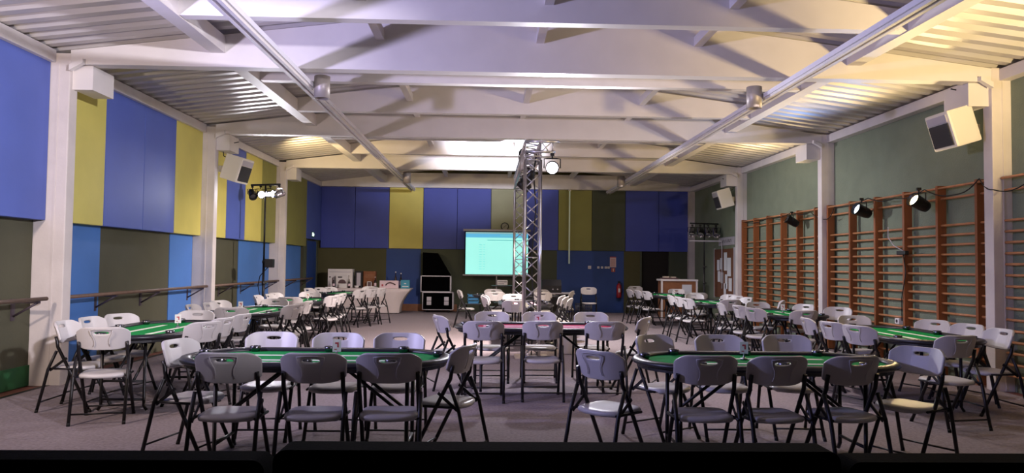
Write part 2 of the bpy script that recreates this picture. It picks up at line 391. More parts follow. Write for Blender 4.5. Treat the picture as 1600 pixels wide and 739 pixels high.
# ------------------------------------------------------------------ poker table
def race(L, W, z, n=16):
    r = W/2; a = L/2-r; pts = []
    for i in range(n+1):
        t = -math.pi/2+math.pi*i/n; pts.append((a+r*math.cos(t), r*math.sin(t), z))
    for i in range(n+1):
        t = math.pi/2+math.pi*i/n; pts.append((-a+r*math.cos(t), r*math.sin(t), z))
    return pts
def make_table(felt, line):
    t = thing('poker_table', '', 'table')
    L, W, H = 2.10, 1.04, 0.77
    mb = MB()
    mb.prism(race(L-0.17, W-0.17, H-0.035), (0, 0, 0.013))
    mb.mi = 1
    if felt == 'felt':
        for yy in (-0.15, 0.15): mb.box((-0.55, yy-0.028, H-0.022), (0.55, yy+0.028, H-0.0195))
    else:
        for yy in (-0.17, 0.0, 0.17): mb.box((-0.7, yy-0.035, H-0.022), (0.55, yy+0.035, H-0.0195))
    mb.build('felt_top', [M[felt], M[line]], t)
    # padded rail: profile swept round the racetrack
    o_pts = race(L, W, 0); i_pts = race(L-0.2, W-0.2, 0); mb = MB(); n = len(o_pts); rings = []
    for (ox, oy, _), (ix, iy, _) in zip(o_pts, i_pts):
        ring = []
        for k in range(8):
            a = 2*math.pi*k/8; f = 0.5+0.5*math.cos(a)
            ring.append(mb.bm.verts.new((ix+(ox-ix)*f, iy+(oy-iy)*f, H-0.018+0.026*math.sin(a))))
        rings.append(ring)
    for j in range(n):
        A, B2 = rings[j], rings[(j+1) % n]
        for k in range(8):
            f = mb.bm.faces.new((A[k], A[(k+1) % 8], B2[(k+1) % 8], B2[k])); f.smooth = True
    mb.build('padded_rail', M['leather'], t)
    mb = MB(); mb.prism(race(L-0.10, W-0.10, H-0.07), (0, 0, 0.034)); mb.build('table_board', M['blackp'], t)
    mb = MB(); ho = race(L-0.24, W-0.24, 0)
    for s in (-1, 1):
        mb = MB(); x = s*0.72
        mb.tube([(x, -0.21, 0.7), (x, -0.21, 0.06), (x+0, -0.24, 0.015)], 0.016); mb.tube([(x, 0.21, 0.7), (x, 0.21, 0.06), (x, 0.24, 0.015)], 0.016)
        mb.cyl((x, -0.21, 0.12), (x, 0.21, 0.12), 0.013); mb.cyl((x, -0.30, 0.69), (x, 0.30, 0.69), 0.016)
        mb.build('leg_frame', M['tube'], t)
        mb = MB()
        mb.cyl((x, -0.1, 0.30), (s*0.22, -0.1, 0.69), 0.013); mb.cyl((x, 0.1, 0.30), (s*0.22, 0.1, 0.69), 0.013); mb.cyl((x, -0.21, 0.30), (x, 0.21, 0.30), 0.012)
        mb.build('brace', M['tube'], t)
    for (cx, cy) in ((-0.62, 0.405), (0, 0.405), (0.62, 0.405), (-0.62, -0.405), (0, -0.405), (0.62, -0.405), (-0.93, 0.12), (0.93, 0.12)):
        mb = MB(); mb.lathe([(0.036, H-0.022), (0.044, H-0.006), (0.046, H+0.022), (0.042, H+0.026), (0.036, H+0.020), (0.032, H-0.012)], (cx, cy, 0), 14)
        mb.build('cup_holder', M['cup'], t)
    return t
TABLES = {'felt': [make_table('felt', 'line'), False], 'feltred': [make_table('feltred', 'linepink'), False], 'feltblk': [make_table('feltblk', 'greyl' if False else 'linepink'), False]}
def table(kind, x, y, rz, label, group='poker tables'):
    r = TABLES[kind]
    if not r[1]: o = r[0]; r[1] = True; kids(o)
    else: o = dup(r[0])
    o.location = (x, y, 0); o.rotation_euler = (0, 0, R(rz)); o['label'] = label; o['group'] = group
    return o
def sign(x, y, rz, where, z=0.752):
    t = thing('table_number_card', 'small white number card in a stand on the %s' % where, 'sign', (x, y, z), R(rz), 'number cards on the tables')
    b = MB(); b.lathe([(0.045, 0.0), (0.045, 0.012), (0.012, 0.02), (0.010, 0.06), (0.016, 0.075)], n=12); b.build('stand', M['steel'], t)
    t.scale = (0.65, 0.65, 0.65)
    b = MB(); b.box((-0.05, -0.003, 0.07), (0.05, 0.003, 0.22))
    b.build('card', M['card'], t)
    b = MB(); b.box((-0.022, -0.0045, 0.165), (0.022, -0.0031, 0.185)); b.box((0.004, -0.0045, 0.125), (0.022, -0.0031, 0.165)); b.box((-0.03, -0.0045, 0.095), (0.0, -0.0031, 0.107))
    b.build('print', M['redink'], t)
    return t

tabs = [  # kind, x, y, rot, description used in the labels
 ('felt', -1.33, 5.87, 0, 'front left green table'), ('felt', 2.20, 5.85, 0, 'front right green table'), ('feltred', 0.64, 8.90, 0, 'red middle table'),
 ('felt', -3.62, 8.20, 90, 'nearest green table along left wall'), ('felt', -3.56, 11.35, 90, 'second green table along left wall'),
 ('felt', -3.62, 14.5, 88, 'third green table along left wall'), ('felt', -3.46, 18.25, 76, 'farthest green table along left wall'),
 ('felt', 4.76, 8.35, 90, 'nearest green table along right wall'), ('felt', 4.78, 11.95, 90, 'second green table along right wall'),
 ('felt', 4.65, 15.3, 90, 'third green table along right wall'), ('felt', 4.62, 18.95, 90, 'farthest green table along right wall'),
 ('feltblk', 0.70, 14.25, 90, 'dark table under the truss'), ('feltblk', 0.66, 17.75, 0, 'dark table before the projection screen')]
TL = {}
for k, x, y, rz, d in tabs:
    lab = {'felt': 'black-railed oval poker table with green felt: ', 'feltred': 'black-railed oval poker table with dark red felt: ', 'feltblk': 'black-railed oval poker table with black felt: '}[k]
    table(k, x, y, rz, lab+d)
seats = {
 0: [(-1.79, 5.10, 90, 'back to viewer, left of three'), (-1.21, 5.12, 90, 'back to viewer, middle of three'), (-0.69, 5.14, 91, 'back to viewer, right of three'),
     (-1.90, 6.63, -88, 'facing viewer, left of three'), (-1.31, 6.60, -90, 'facing viewer, middle of three'), (-0.78, 6.63, -92, 'facing viewer, right of three'),
     (-2.48, 5.93, -12, 'at its left end'), (-0.14, 5.73, 161, 'at its right end')],
 1: [(1.55, 5.15, 90, 'back to viewer, left of three'), (2.07, 5.14, 97, 'back to viewer, middle of three'), (2.63, 5.18, 102, 'back to viewer, right of three'),
     (1.46, 6.65, -58, 'facing viewer, left of three'), (2.10, 6.72, -90, 'facing viewer, middle of three'), (2.74, 6.76, -93, 'facing viewer, right of three'),
     (0.78, 5.41, 42, 'at its left end, turned away'), (3.46, 5.80, 208, 'at its right end')],
 2: [(-0.05, 8.10, 90, 'back to viewer, left of three'), (0.61, 8.18, 90, 'back to viewer, middle of three'), (1.31, 8.18, 91, 'back to viewer, right of three'),
     (0.05, 9.72, -90, 'facing viewer, left of three'), (0.67, 9.77, -90, 'facing viewer, middle of three'), (1.36, 9.80, -91, 'facing viewer, right of three'),
     (-0.62, 8.99, 20, 'at its left end'), (1.95, 8.98, 155, 'at its right end')],
 3: [(-4.32, 7.63, 2, 'wall side, nearest'), (-4.36, 8.18, -5, 'wall side, middle'), (-4.30, 8.72, -25, 'wall side, farthest'),
     (-2.89, 7.71, 150, 'aisle side, nearest'), (-2.90, 8.28, 165, 'aisle side, middle'), (-2.90, 8.90, 170, 'aisle side, farthest'),
     (-3.57, 6.95, 104, 'at its near end'), (-3.66, 9.42, -85, 'at its far end')],
 4: [(-4.27, 10.70, 0, 'wall side, nearest'), (-4.22, 11.24, -8, 'wall side, middle'), (-4.30, 11.86, -22, 'wall side, farthest'),
     (-2.83, 10.90, 160, 'aisle side, nearest'), (-2.88, 11.45, 172, 'aisle side, middle'), (-2.90, 12.05, 176, 'aisle side, farthest'),
     (-3.49, 10.12, 100, 'at its near end'), (-3.60, 12.60, -85, 'at its far end')],
 5: [(-4.32, 13.86, 0, 'wall side, nearest'), (-4.26, 14.40, -5, 'wall side, middle'), (-4.33, 15.0, -20, 'wall side, farthest'),
     (-2.91, 14.0, 160, 'aisle side, nearest'), (-2.92, 14.6, 168, 'aisle side, middle'), (-2.96, 15.2, 174, 'aisle side, farthest'),
     (-3.54, 13.22, 98, 'at its near end'), (-3.77, 15.72, -80, 'at its far end')],
 6: [(-4.36, 17.9, -20, 'wall side, nearest'), (-4.22, 18.45, -25, 'wall side, middle'), (-4.08, 19.0, -30, 'wall side, farthest'),
     (-2.98, 17.45, 150, 'aisle side, nearest'), (-2.80, 17.98, 150, 'aisle side, middle'), (-2.66, 18.48, 150, 'aisle side, farthest'),
     (-3.12, 19.65, -95, 'at its far end')],
 7: [(5.50, 8.92, 205, 'wall side, farthest'), (5.54, 8.31, 194, 'wall side, middle'), (5.46, 7.66, 180, 'wall side, nearest'),
     (3.97, 9.16, -8, 'aisle side, farthest'), (3.97, 8.50, 14, 'aisle side, middle'), (4.02, 7.98, 22, 'aisle side, nearest'),
     (4.46, 6.84, 100, 'at its near end'), (4.80, 9.62, -88, 'at its far end')],
 8: [(5.6, 13.85, 160, 'wall side, farthest'), (5.45, 12.5, 205, 'wall side, middle'), (5.62, 11.65, 222, 'wall side, nearest'),
     (4.02, 12.75, -8, 'aisle side, farthest'), (4.08, 12.0, 10, 'aisle side, middle'), (4.06, 11.25, 22, 'aisle side, nearest'),
     (4.66, 10.68, 98, 'at its near end'), (4.81, 13.12, -85, 'at its far end')],
 9: [(5.42, 15.85, 200, 'wall side, middle'), (5.38, 15.1, 190, 'wall side, nearest'), (5.5, 16.6, 215, 'wall side, farthest'),
     (3.91, 15.85, -2, 'aisle side, farthest'), (3.90, 15.15, 4, 'aisle side, middle'), (3.88, 14.40, 12, 'aisle side, nearest'),
     (4.64, 13.95, 98, 'at its near end'), (4.72, 16.85, -88, 'at its far end')],
 10: [(3.70, 19.45, 5, 'aisle side, farthest'), (3.80, 18.85, 5, 'aisle side, middle'), (3.88, 18.2, 14, 'aisle side, nearest'),
     (5.17, 20.2, -95, 'at its far end'), (5.0, 17.45, 80, 'at its near end')],
 11: [(-0.12, 14.55, 8, 'left side, nearest'), (-0.10, 15.15, 10, 'left side, farther'), (1.54, 15.1, 165, 'right side, farthest'), (1.55, 14.5, 168, 'right side, middle'), (1.56, 13.85, 172, 'right side, nearest'),
     (0.47, 12.87, 95, 'at its near end'), (0.53, 15.62, -92, 'at its far end')],
 12: [(0.12, 18.6, -92, 'facing viewer, left one'), (0.15, 16.85, 90, 'back to viewer, left one'), (1.30, 18.6, -90, 'facing viewer, right one'), (1.24, 16.9, 92, 'back to viewer, right one'),
     (-0.72, 17.7, 0, 'at its left end'), (2.05, 17.9, 170, 'at its right end')]}
for k, lst in seats.items():
    d = tabs[k][4]
    for x, y, f, pos in lst:
        chair(x, y, f, 'white folding chair at %s, %s' % (d, pos), 'chairs around the %s' % d)
chair(2.85, 21.0, -92, 'white folding chair alone before the blue back wall', 'spare folding chairs')
for x, y, rz, d in ((-3.5, 8.45, 25, tabs[3][4]), (-3.75, 11.3, 20, tabs[4][4]), (-1.19, 5.87, 8, tabs[0][4]), (2.08, 5.95, -8, tabs[1][4]), (0.6, 8.95, 0, tabs[2][4]),
                 (4.86, 12.05, -25, tabs[8][4]), (4.65, 18.4, -20, tabs[10][4]), (-3.55, 14.6, 15, tabs[5][4])):
    sign(x, y, rz, d)

# ------------------------------------------------------------------ stage lamps
def par(name, label, loc, aim, lens, body='blackm', group=None, up=0.16, scale=1.0, light=None):
    """par can hung from a clamp at loc, pointing at aim"""
    t = thing(name, label, 'stage lamp', loc, 0, group)
    d = (Vector(aim)-Vector(loc)).normalized(); q = d.to_track_quat('Z', 'X' if abs(d.z) < 0.9 else 'Y'); s = scale
    c = Vector((0, 0, -up*s))
    def T(o): o.rotation_mode = 'QUATERNION'; o.rotation_quaternion = q; o.location = c; return o
    b = MB(); b.lathe([(0.03*s, -0.17*s), (0.075*s, -0.15*s), (0.088*s, -0.09*s), (0.098*s, 0.10*s), (0.105*s, 0.105*s), (0.105*s, 0.125*s), (0.094*s, 0.125*s), (0.090*s, 0.07*s)], n=20); T(b.build('can', M[body], t))
    b = MB(); b.lathe([(0.089*s, 0.068*s), (0.07*s, 0.082*s), (0.03*s, 0.09*s), (0.001, 0.092*s)], n=20); T(b.build('lens', M[lens], t))
    h = d.cross(Vector((0, 0, 1))).normalized() if abs(d.z) < 0.95 else Vector((1, 0, 0))
    b = MB(); r = 0.125*s
    b.tube([c+h*r, c+h*r+Vector((0, 0, up*s*0.85)), c*0.0+h*r*0.55+Vector((0, 0, -0.02*s)), -h*r*0.55+Vector((0, 0, -0.02*s)), c-h*r+Vector((0, 0, up*s*0.85)), c-h*r], 0.009*s, 6)
    b.build('yoke', M['blackm'], t)
    b = MB(); b.cyl((0, 0, -0.03*s), (0, 0, 0.03*s), 0.012*s); b.box((-0.03*s, -0.015*s, 0.02*s), (0.03*s, 0.015*s, 0.06*s)); b.build('clamp', M['blackm'], t)
    if light:
        e, colr, ang, rad = light
        p = Vector(loc)+c+d*0.16*s
        spot('par_light', p, Vector(aim), e, colr, ang, 0.6, rad)
    return t
# ------------------------------------------------------------------ wall bars
def wall_bars(y0, n, pitch, label, ymin, ymax, top=2.69):
    t = thing('wall_bars', label, 'wall bars', (0, y0, 0), 0, 'wall bars along the right wall')
    ups = [i*pitch for i in range(n)]
    for u in ups:
        b = MB(); b.box((6.38, u-0.025, 0), (6.51, u+0.025, top), bev=0.005); b.build('upright', M['wood'], t)
    zs = [2.65, 2.50]+[2.12-0.137*i for i in range(15)]
    for i in range(-1, n):
        a = ups[i]+0.025 if i >= 0 else ymin-y0; c = ups[i+1]-0.025 if i+1 < n else ymax-y0
        if c-a < 0.1: continue
        for j, z in enumerate(zs):
            x = 6.40 if j == 0 else 6.44
            b = MB(); b.cyl((x, a, z), (x, c, z), 0.017, 8); o = b.build('rung', M['rung'], t)
    return t
wall_bars(9.45, 6, 0.85, 'orange-brown wooden wall bars between the two nearest right columns', 9.19, 13.72)
wall_bars(14.25, 6, 0.832, 'orange-brown wooden wall bars beyond the second right column', 13.94, 18.48)
wall_bars(5.6, 4, 0.98, 'orange-brown wooden wall bars at the right edge, before the nearest column', 5.55, 8.98)
par('par_lamp', 'black stage lamp shining warm white, clamped to wall bars by the nearest right column', (6.21, 10.44, 2.62), (2.0, 9.5, 4.6), 'litwarm', group='lamps on the wall bars', light=(180, WARM, 165, 0.07))
par('par_lamp', 'black stage lamp shining cool blue, clamped to wall bars left of the warm lamp', (6.21, 12.08, 2.62), (3.2, 11.6, 3.7), 'litblue', group='lamps on the wall bars', light=(130, (0.15, 0.4, 1.0), 135, 0.07))
par('par_lamp', 'black stage lamp clamped to wall bars beyond the second right column', (6.21, 14.92, 2.60), (3.0, 15.4, 4.6), 'litwarm', group='lamps on the wall bars', scale=0.9, light=(170, WARM, 160, 0.07))
b = MB(); pts = []
for (y, z) in ((18.0, 2.6), (16.5, 2.62), (15.2, 2.66), (14.3, 2.6), (13.6, 2.42), (13.3, 2.62), (12.1, 2.68), (11.3, 2.6), (10.5, 2.66), (9.8, 2.52), (9.3, 2.68), (8.95, 2.5), (8.5, 2.52), (8.0, 2.66), (6, 2.68)):
    pts.append((6.33 if not 8.9 < y < 9.2 else 6.27, y, z))
sm = []
for i in range(len(pts)-1):
    for k in range(5):
        f = k/5; sm.append(tuple(pts[i][j]*(1-f)+pts[i+1][j]*f-(0.05*math.sin(math.pi*f) if j == 2 else 0) for j in range(3)))
b.tube(sm, 0.008, 6); tag(b.build('power_cable', M['cable']), 'black power cable draped along the top of the wall bars', 'cable')
t = thing('power_strip', 'black cable junction with drooping lead on the wall bars', 'power strip', (6.36, 11.12, 1.75))
b = MB(); b.box((-0.04, -0.12, -0.03), (0.02, 0.12, 0.03), bev=0.008); b.build('socket_block', M['blackp'], t)
b = MB(); b.tube([(0, 0, -0.02), (0.01, -0.05, -0.3), (0.0, 0.05, -0.7), (0.03, 0.1, -1.05)], 0.008, 6); b.build('lead', M['cable'], t)
b = MB(); b.tube([(0, -0.02, 0.02), (-0.01, 0.25, 0.12), (0.0, 0.42, 0.25), (0.0, 0.42, 0.42)], 0.008, 6); b.build('lead', M['greyl'], t, label='pale grey lead')
t = thing('wall_socket', 'small white socket box low on the right wall bars', 'socket', (6.45, 11.42, 0.682))
b = MB(); b.box((-0.03, -0.06, -0.045), (0.09, 0.06, 0.045), bev=0.01); b.build('housing', M['card'], t)
b = MB(); b.cyl((-0.031, 0, 0.0), (-0.036, 0, 0.0), 0.025, 12); b.build('face', M['ink'], t)

# ------------------------------------------------------------------ handrails on the left wall
for y0, y1, lab in ((9.24, 13.7, 'dark wooden handrail on brackets between nearest and second left columns'), (13.96, 18.3, 'dark wooden handrail on brackets between second and third left columns'),
                    (4.5, 8.8, 'dark wooden handrail on brackets at the left edge'), (18.75, 21.8, 'dark wooden handrail on brackets beyond the third left column')):
    t = thing('handrail', lab, 'handrail', (-5.17, y0, 1.04), 0, 'handrails along the left wall')
    b = MB(); b.cyl((0, 0, 0), (0, y1-y0, 0), 0.024, 10); b.build('rail', M['handrail'], t)
    n = 3 if y1-y0 > 3.5 else 2
    for i in range(n):
        yy = (y1-y0)*(0.97 if i == n-1 else (i+0.9)/n*0.9)
        b = MB(); b.box((-0.30, yy-0.02, -0.05), (0.0, yy+0.02, -0.022)); b.tube([(-0.02, yy, -0.04), (-0.29, yy, -0.20)], 0.013, 6); b.box((-0.31, yy-0.03, -0.25), (-0.295, yy+0.03, 0.0))
        b.build('bracket', M['hbr'], t)

# ------------------------------------------------------------------ lighting rails and tube lamps
for x, z, lab in ((-2.4, 3.80, 'long white lighting rail under the ceiling beams, left one'), (3.74, 3.80, 'long white lighting rail under the ceiling beams, right one')):
    t = thing('lighting_rail', lab, 'lighting rail', (x, 0, z), 0, 'lighting rails')
    b = MB(); b.box((-0.085, -1.5, -0.02), (0.085, 23.0, 0.035)); b.build('channel', M['railp'], t)
    b = MB(); b.box((-0.06, -1.5, -0.05), (-0.02, 23.0, -0.02)); b.box((0.02, -1.5, -0.05), (0.06, 23.0, -0.02)); b.build('track', M['white'], t)
    for y in FR[:-1]:
        b = MB(); b.box((-0.03, y+0.05, 0.035), (0.03, y+0.13, 0.075)); b.build('hanger', M['steel'], t)
for x, y, lab in ((-2.21, 9.62, 'grey tube downlight by left ceiling rail, near the nearest frame'), (-2.21, 19.6, 'grey tube downlight by left ceiling rail, far end'),
                  (3.55, 9.75, 'grey tube downlight by right ceiling rail, near the nearest frame'), (3.55, 19.8, 'grey tube downlight by right ceiling rail, far end')):
    t = thing('tube_downlight', lab, 'ceiling light', (x, y, 3.64), 0, 'tube downlights')
    b = MB(); b.lathe([(0.078, 0.04), (0.085, 0.0), (0.102, 0.0), (0.102, 0.29), (0.09, 0.295), (0.001, 0.295)], n=24); b.build('housing', M['tubelamp'], t)
    b = MB(); b.lathe([(0.084, 0.05), (0.084, 0.06), (0.001, 0.06)], n=24); b.build('reflector', M['inner'], t)
    b = MB(); q = 1 if x > 0 else -1; b.box((min(q*0.10, q*0.20), -0.02, 0.205), (max(q*0.10, q*0.20), 0.02, 0.225)); b.build('bracket', M['steel'], t)

# ------------------------------------------------------------------ fan heaters
def heater(x, y, z, s, yaw, label):
    t = thing('fan_heater', label, 'heater', (x, y, z), 0, 'fan heaters on the columns')
    rot = (Matrix.Rotation(R(yaw), 3, 'Z') @ Matrix.Rotation(R(s*-17), 3, 'Y')).to_euler()
    # local: front faces -X when s = 1, +X when s = -1
    f = -s
    b = MB(); b.box((-0.17, -0.24, -0.24), (0.17, 0.24, 0.24), bev=0.03); b.build('casing', M['heat'], t, rot=rot)
    b = MB(); xx = f*0.17
    b.box((min(xx, xx+f*0.012), -0.20, -0.20), (max(xx, xx+f*0.012), 0.20, 0.09)); b.build('grille', M['grille'], t, rot=rot)
    b = MB()
    for i in range(7): b.box((min(xx, xx+f*0.022), -0.19, -0.185+i*0.04), (max(xx, xx+f*0.022), 0.19, -0.178+i*0.04))
    b.build('louvre', M['grille'], t, rot=rot)
    b = MB(); b.box((min(xx, xx+f*0.012), -0.20, 0.10), (max(xx, xx+f*0.012), 0.20, 0.20)); b.build('control_panel', M['greyl'], t, rot=rot)
    b = MB(); b.box((min(s*0.12, s*0.34), -0.04, -0.06), (max(s*0.12, s*0.34), 0.04, 0.06), bev=0.01); b.build('wall_bracket', M['heat'], t)
    b = MB(); b.tube([(s*0.14, -0.02, 0.2), (s*0.24, -0.05, 0.24), (s*0.25, -0.06, 0.36), (s*0.16, -0.05, 0.47), (s*-0.02, 0.0, 0.52)], 0.009, 6); b.build('cable', M['cable'], t)
    return t
heater(6.0, 9.32, 3.33, 1, 0, 'cream fan heater on the nearest right column, lit warm')
heater(6.02, 18.78, 3.26, 1, 0, 'cream fan heater on the third right column, above the lamp stand')
heater(-4.80, 14.07, 3.25, -1, -8, 'grey-lit fan heater on the second left column')

# ------------------------------------------------------------------ truss
t = thing('lighting_truss', 'silver aluminium box truss gantry of two towers and a top span', 'truss', (0.55, 11.82, 0))
def truss_run(b, a, c, wx, wside, n):
    """four chords from a to c with zigzag lacing; wx, wside are the two cross vectors"""
    a, c, wx, wside = Vector(a), Vector(c), Vector(wx), Vector(wside)
    co = [a, a+wx, a+wx+wside, a+wside]; d = c-a
    for p in co: b.cyl(p, p+d, 0.024, 10)
    for f in range(4):
        p, q = co[f], co[(f+1) % 4]
        for i in range(n):
            u, v = i/n, (i+1)/n
            (b.cyl(p+d*u, q+d*v, 0.011, 6) if i % 2 == 0 else b.cyl(q+d*u, p+d*v, 0.011, 6))
        for u in (0.0, 0.5, 1.0): b.cyl(p+d*u, q+d*u, 0.011, 6)
S = 0.25
b = MB(); truss_run(b, (0.02, 0.02, 0.04), (0.02, 0.02, 3.20), (S, 0, 0), (0, S, 0), 14); b.build('tower', M['alu'], t)
b = MB(); truss_run(b, (0.02, 4.85, 0.04), (0.02, 4.85, 3.20), (S, 0, 0), (0, S, 0), 14); b.build('tower', M['alu'], t)
b = MB(); truss_run(b, (0.02, 0.02, 3.26), (0.02, 5.10, 3.26), (S, 0, 0), (0, 0, S), 22); b.build('top_span', M['alu'], t)
for y in (-0.08, 4.75):
    b = MB(); b.box((-0.12, y, 0.0), (0.42, y+0.46, 0.03), bev=0.008); b.build('base_plate', M['plate'], t)
b = MB(); b.cyl((0.02, 0.02, 3.50), (0.56, 0.02, 3.50), 0.024); b.cyl((0.02, 0.02, 3.33), (0.50, 0.02, 3.33), 0.02); b.cyl((0.27, 0.02, 3.33), (0.45, 0.02, 3.50), 0.01, 6); b.cyl((0.27, 0.02, 3.50), (0.40, 0.02, 3.33), 0.01, 6); b.cyl((0.46, 0.02, 3.33), (0.46, 0.02, 3.5), 0.012, 6)
b.build('side_arm', M['alu'], t)
b = MB(); b.tube([(0.2, 0.1, 3.3), (0.16, 0.12, 3.0), (0.2, 0.1, 2.4), (0.14, 0.12, 1.6), (0.18, 0.1, 0.8), (0.15, 0.1, 0.05)], 0.012, 6); b.build('cable', M['cable'], t)
par('par_lamp', 'bright white stage lamp hanging from the right arm of the truss, facing the room', (1.0, 11.80, 3.24), (0.2, 0, 2.4), 'lit', group='lamps on the truss', up=0.17, scale=1.05, light=(520, WHT, 140, 0.09))
par('par_lamp', 'stage lamp standing on the truss top span, aimed up at the far ceiling beams', (0.68, 14.6, 3.57), (0.2, 17.2, 4.65), 'lens', body='blackm', group='lamps on the truss', up=-0.15, scale=0.9, light=(1500, (0.84, 0.84, 1.0), 60, 0.09))
par('par_lamp', 'stage lamp hung under the middle of the truss top span, shining down', (0.68, 13.75, 3.175), (0.9, 14.6, 0.7), 'lens', body='blackm', group='lamps on the truss', up=0.14, scale=0.9, light=(270, (1.0, 0.80, 0.50), 110, 0.09))
par('par_lamp', 'stage lamp hung under the truss top span, aimed at the right tables', (0.68, 14.5, 3.175), (4.5, 15.0, 0.6), 'lens', group='lamps on the truss', up=0.14, scale=0.9, light=(750, WHT, 110, 0.09))
par('par_lamp', 'stage lamp hung under the truss top span, aimed at the left tables', (0.68, 13.0, 3.175), (-1.7, 14.8, 0.2), 'lens', group='lamps on the truss', up=0.14, scale=0.9, light=(1350, PINK, 115, 0.09))

# ------------------------------------------------------------------ lamp stands
def lamp_stand(x, y, label, barz, half, tilt, legspan=0.5):
    t = thing('lamp_stand', label, 'lamp stand', (x, y, 0), 0)
    b = MB(); b.cyl((0, 0, 0.1), (0, 0, 1.5), 0.026); b.cyl((0, 0, 1.4), (0, 0, barz), 0.019); b.build('pole', M['blackm'], t)
    d = Vector((math.cos(tilt), math.sin(tilt), 0))
    b = MB(); b.cyl(d*-half+Vector((0, 0, barz)), d*half+Vector((0, 0, barz)), 0.021); b.build('crossbar', M['blackm'], t)
    for k in range(3):
        a = 2*math.pi*k/3+0.5; e = Vector((math.cos(a)*legspan, math.sin(a)*legspan, 0.015))
        b = MB(); b.tube([(0, 0, 0.55), e], 0.013, 6); b.tube([e*0.55+Vector((0, 0, 0.25)), (0, 0, 0.18)], 0.009, 6); b.build('leg', M['blackm'], t)
    for z in (1.5, 1.05, 0.55):
        b = MB(); b.cyl((0, 0, z-0.03), (0, 0, z+0.03), 0.036); b.cyl((0, 0, z), (0.07, 0, z), 0.012); b.build('collar', M['blackp'], t)
    return t
t = lamp_stand(-4.72, 15.6, 'black lamp stand with lit stage lamps by the left wall', 3.12, 0.36, -0.35)
b = MB(); b.box((0.03, -0.08, 1.38), (0.21, 0.06, 1.56), bev=0.015); b.build('dimmer_box', M['blackp'], t)
b = MB(); b.tube([(0.1, 0, 1.4), (-0.08, 0.02, 1.2), (-0.12, 0.03, 1.0), (-0.05, 0.0, 0.7)], 0.009, 6); b.build('cable', M['cable'], t)
G2 = 'lamps on the left lamp stand'
par('par_lamp', 'lit white stage lamp in the middle of the left lamp stand', (-4.833, 15.641, 3.05), (-2.5, 12.0, 2.3), 'lit', group=G2, scale=0.8, light=(140, WHT, 110, 0.08))
par('par_lamp', 'lit white stage lamp right of centre on the left lamp stand', (-4.607, 15.559, 3.05), (0.5, 12.5, 3.0), 'lit', group=G2, scale=0.8, light=(320, WHT, 120, 0.08))
par('par_lamp', 'dark stage lamp hanging at the left end of the left lamp stand', (-5.030, 15.713, 3.05), (-4.3, 14.6, 1.9), 'lens', group=G2, scale=0.8)
par('par_lamp', 'stage lamp pointing up and away at the right end of the left lamp stand', (-4.401, 15.483, 3.05), (-2.8, 18.0, 4.4), 'litwarm', body='chrome', group=G2, scale=0.8, light=(240, WARM, 100, 0.08))
t = lamp_stand(5.98, 20.3, 'grey lamp stand with chrome lamps in the far right corner', 2.70, 0.44, 0.25)
b = MB(); b.box((-0.42, -0.03, 2.20), (0.50, 0.03, 2.235)); b.tube([(0.48, 0, 2.22), (0.50, 0, 2.0), (0.50, 0, 0.9)], 0.014, 6); b.build('lower_arm', M['greyl'], t)
for k, (dx, dz) in enumerate(((-0.37, 0.37), (-0.125, 0.37), (0.125, 0.37), (0.37, 0.37))):
    par('par_lamp', 'chrome unlit stage lamp on the far right stand, %s' % ('left end', 'second from left', 'third from left', 'right end')[k], (5.98+dx*0.97, 20.3+dx*0.25, 2.24+dz), (5.98+dx*1.3-0.3, 19.2, 1.2 if k % 2 else 0.9), 'lens', body='chrome', group='lamps on the far right stand', scale=0.95)

# ------------------------------------------------------------------ back of the hall
# projection screen
t = thing('projection_screen', 'tripod projection screen showing a pale turquoise table', 'screen', (0.24, 22.9, 0))
b = MB(); b.cyl((-1.05, 0, 2.56), (1.05, 0, 2.56), 0.035, 12); b.build('roller_case', M['greyl'], t)
b = MB(); b.cyl((-1.05, 0, 1.16), (1.05, 0, 1.16), 0.025, 10); b.build('bottom_bar', M['greyl'], t)
b = MB(); b.box((-1.0, -0.006, 1.17), (1.0, 0.006, 2.55)); b.build('fabric', M['blackv'], t)
b = MB(); b.box((-0.97, -0.009, 1.19), (0.97, -0.0065, 2.33)); b.mi = 1; b.box((-0.97, -0.009, 2.33), (0.97, -0.0065, 2.45)); b.mi = 2
b.box((-0.25, -0.0115, 2.35), (0.9, -0.0092, 2.365)); b.box((0.1, -0.0115, 2.40), (0.6, -0.0092, 2.42)); b.box((-0.3, -0.0115, 2.24), (0.95, -0.0092, 2.265))
for i in range(11): b.box((-0.55, -0.0115, 1.35+0.075*i), (-0.47, -0.0092, 1.363+0.075*i)); b.box((-0.42, -0.0115, 1.35+0.075*i), (-0.37, -0.0092, 1.363+0.075*i))
b.mi = 3; b.box((-0.97, -0.009, 2.45), (0.97, -0.0065, 2.50))
b.build('projected_image', [M['scr'], M['scrhead'], M['scrtext'], M['scrgrey']], t)
b = MB(); b.cyl((0, 0.05, 0.3), (0, 0.05, 2.58), 0.02); b.build('pole', M['greyl'], t)
for k in range(3):
    a = 2*math.pi*k/3+0.3; b = MB(); b.tube([(0, 0.05, 0.55), (0.5*math.cos(a), 0.05+0.45*math.sin(a), 0.015)], 0.014, 6); b.build('leg', M['blackm'], t)
t = thing('projector_trolley', 'slim black trolley carrying the white projector below the screen', 'trolley', (0.37, 20.1, 0))
b = MB(); b.box((-0.30, -0.2, 0.90), (0.30, 0.2, 0.93), bev=0.006); b.build('tray', M['blackp'], t)
b = MB(); b.box((-0.25, -0.18, 0.45), (0.25, 0.18, 0.47), bev=0.005); b.build('shelf', M['blackp'], t)
for sx in (-0.24, 0.24):
    for sy in (-0.17, 0.17): b = MB(); b.cyl((sx, sy, 0.0), (sx, sy, 0.9), 0.012); b.build('leg', M['blackm'], t)
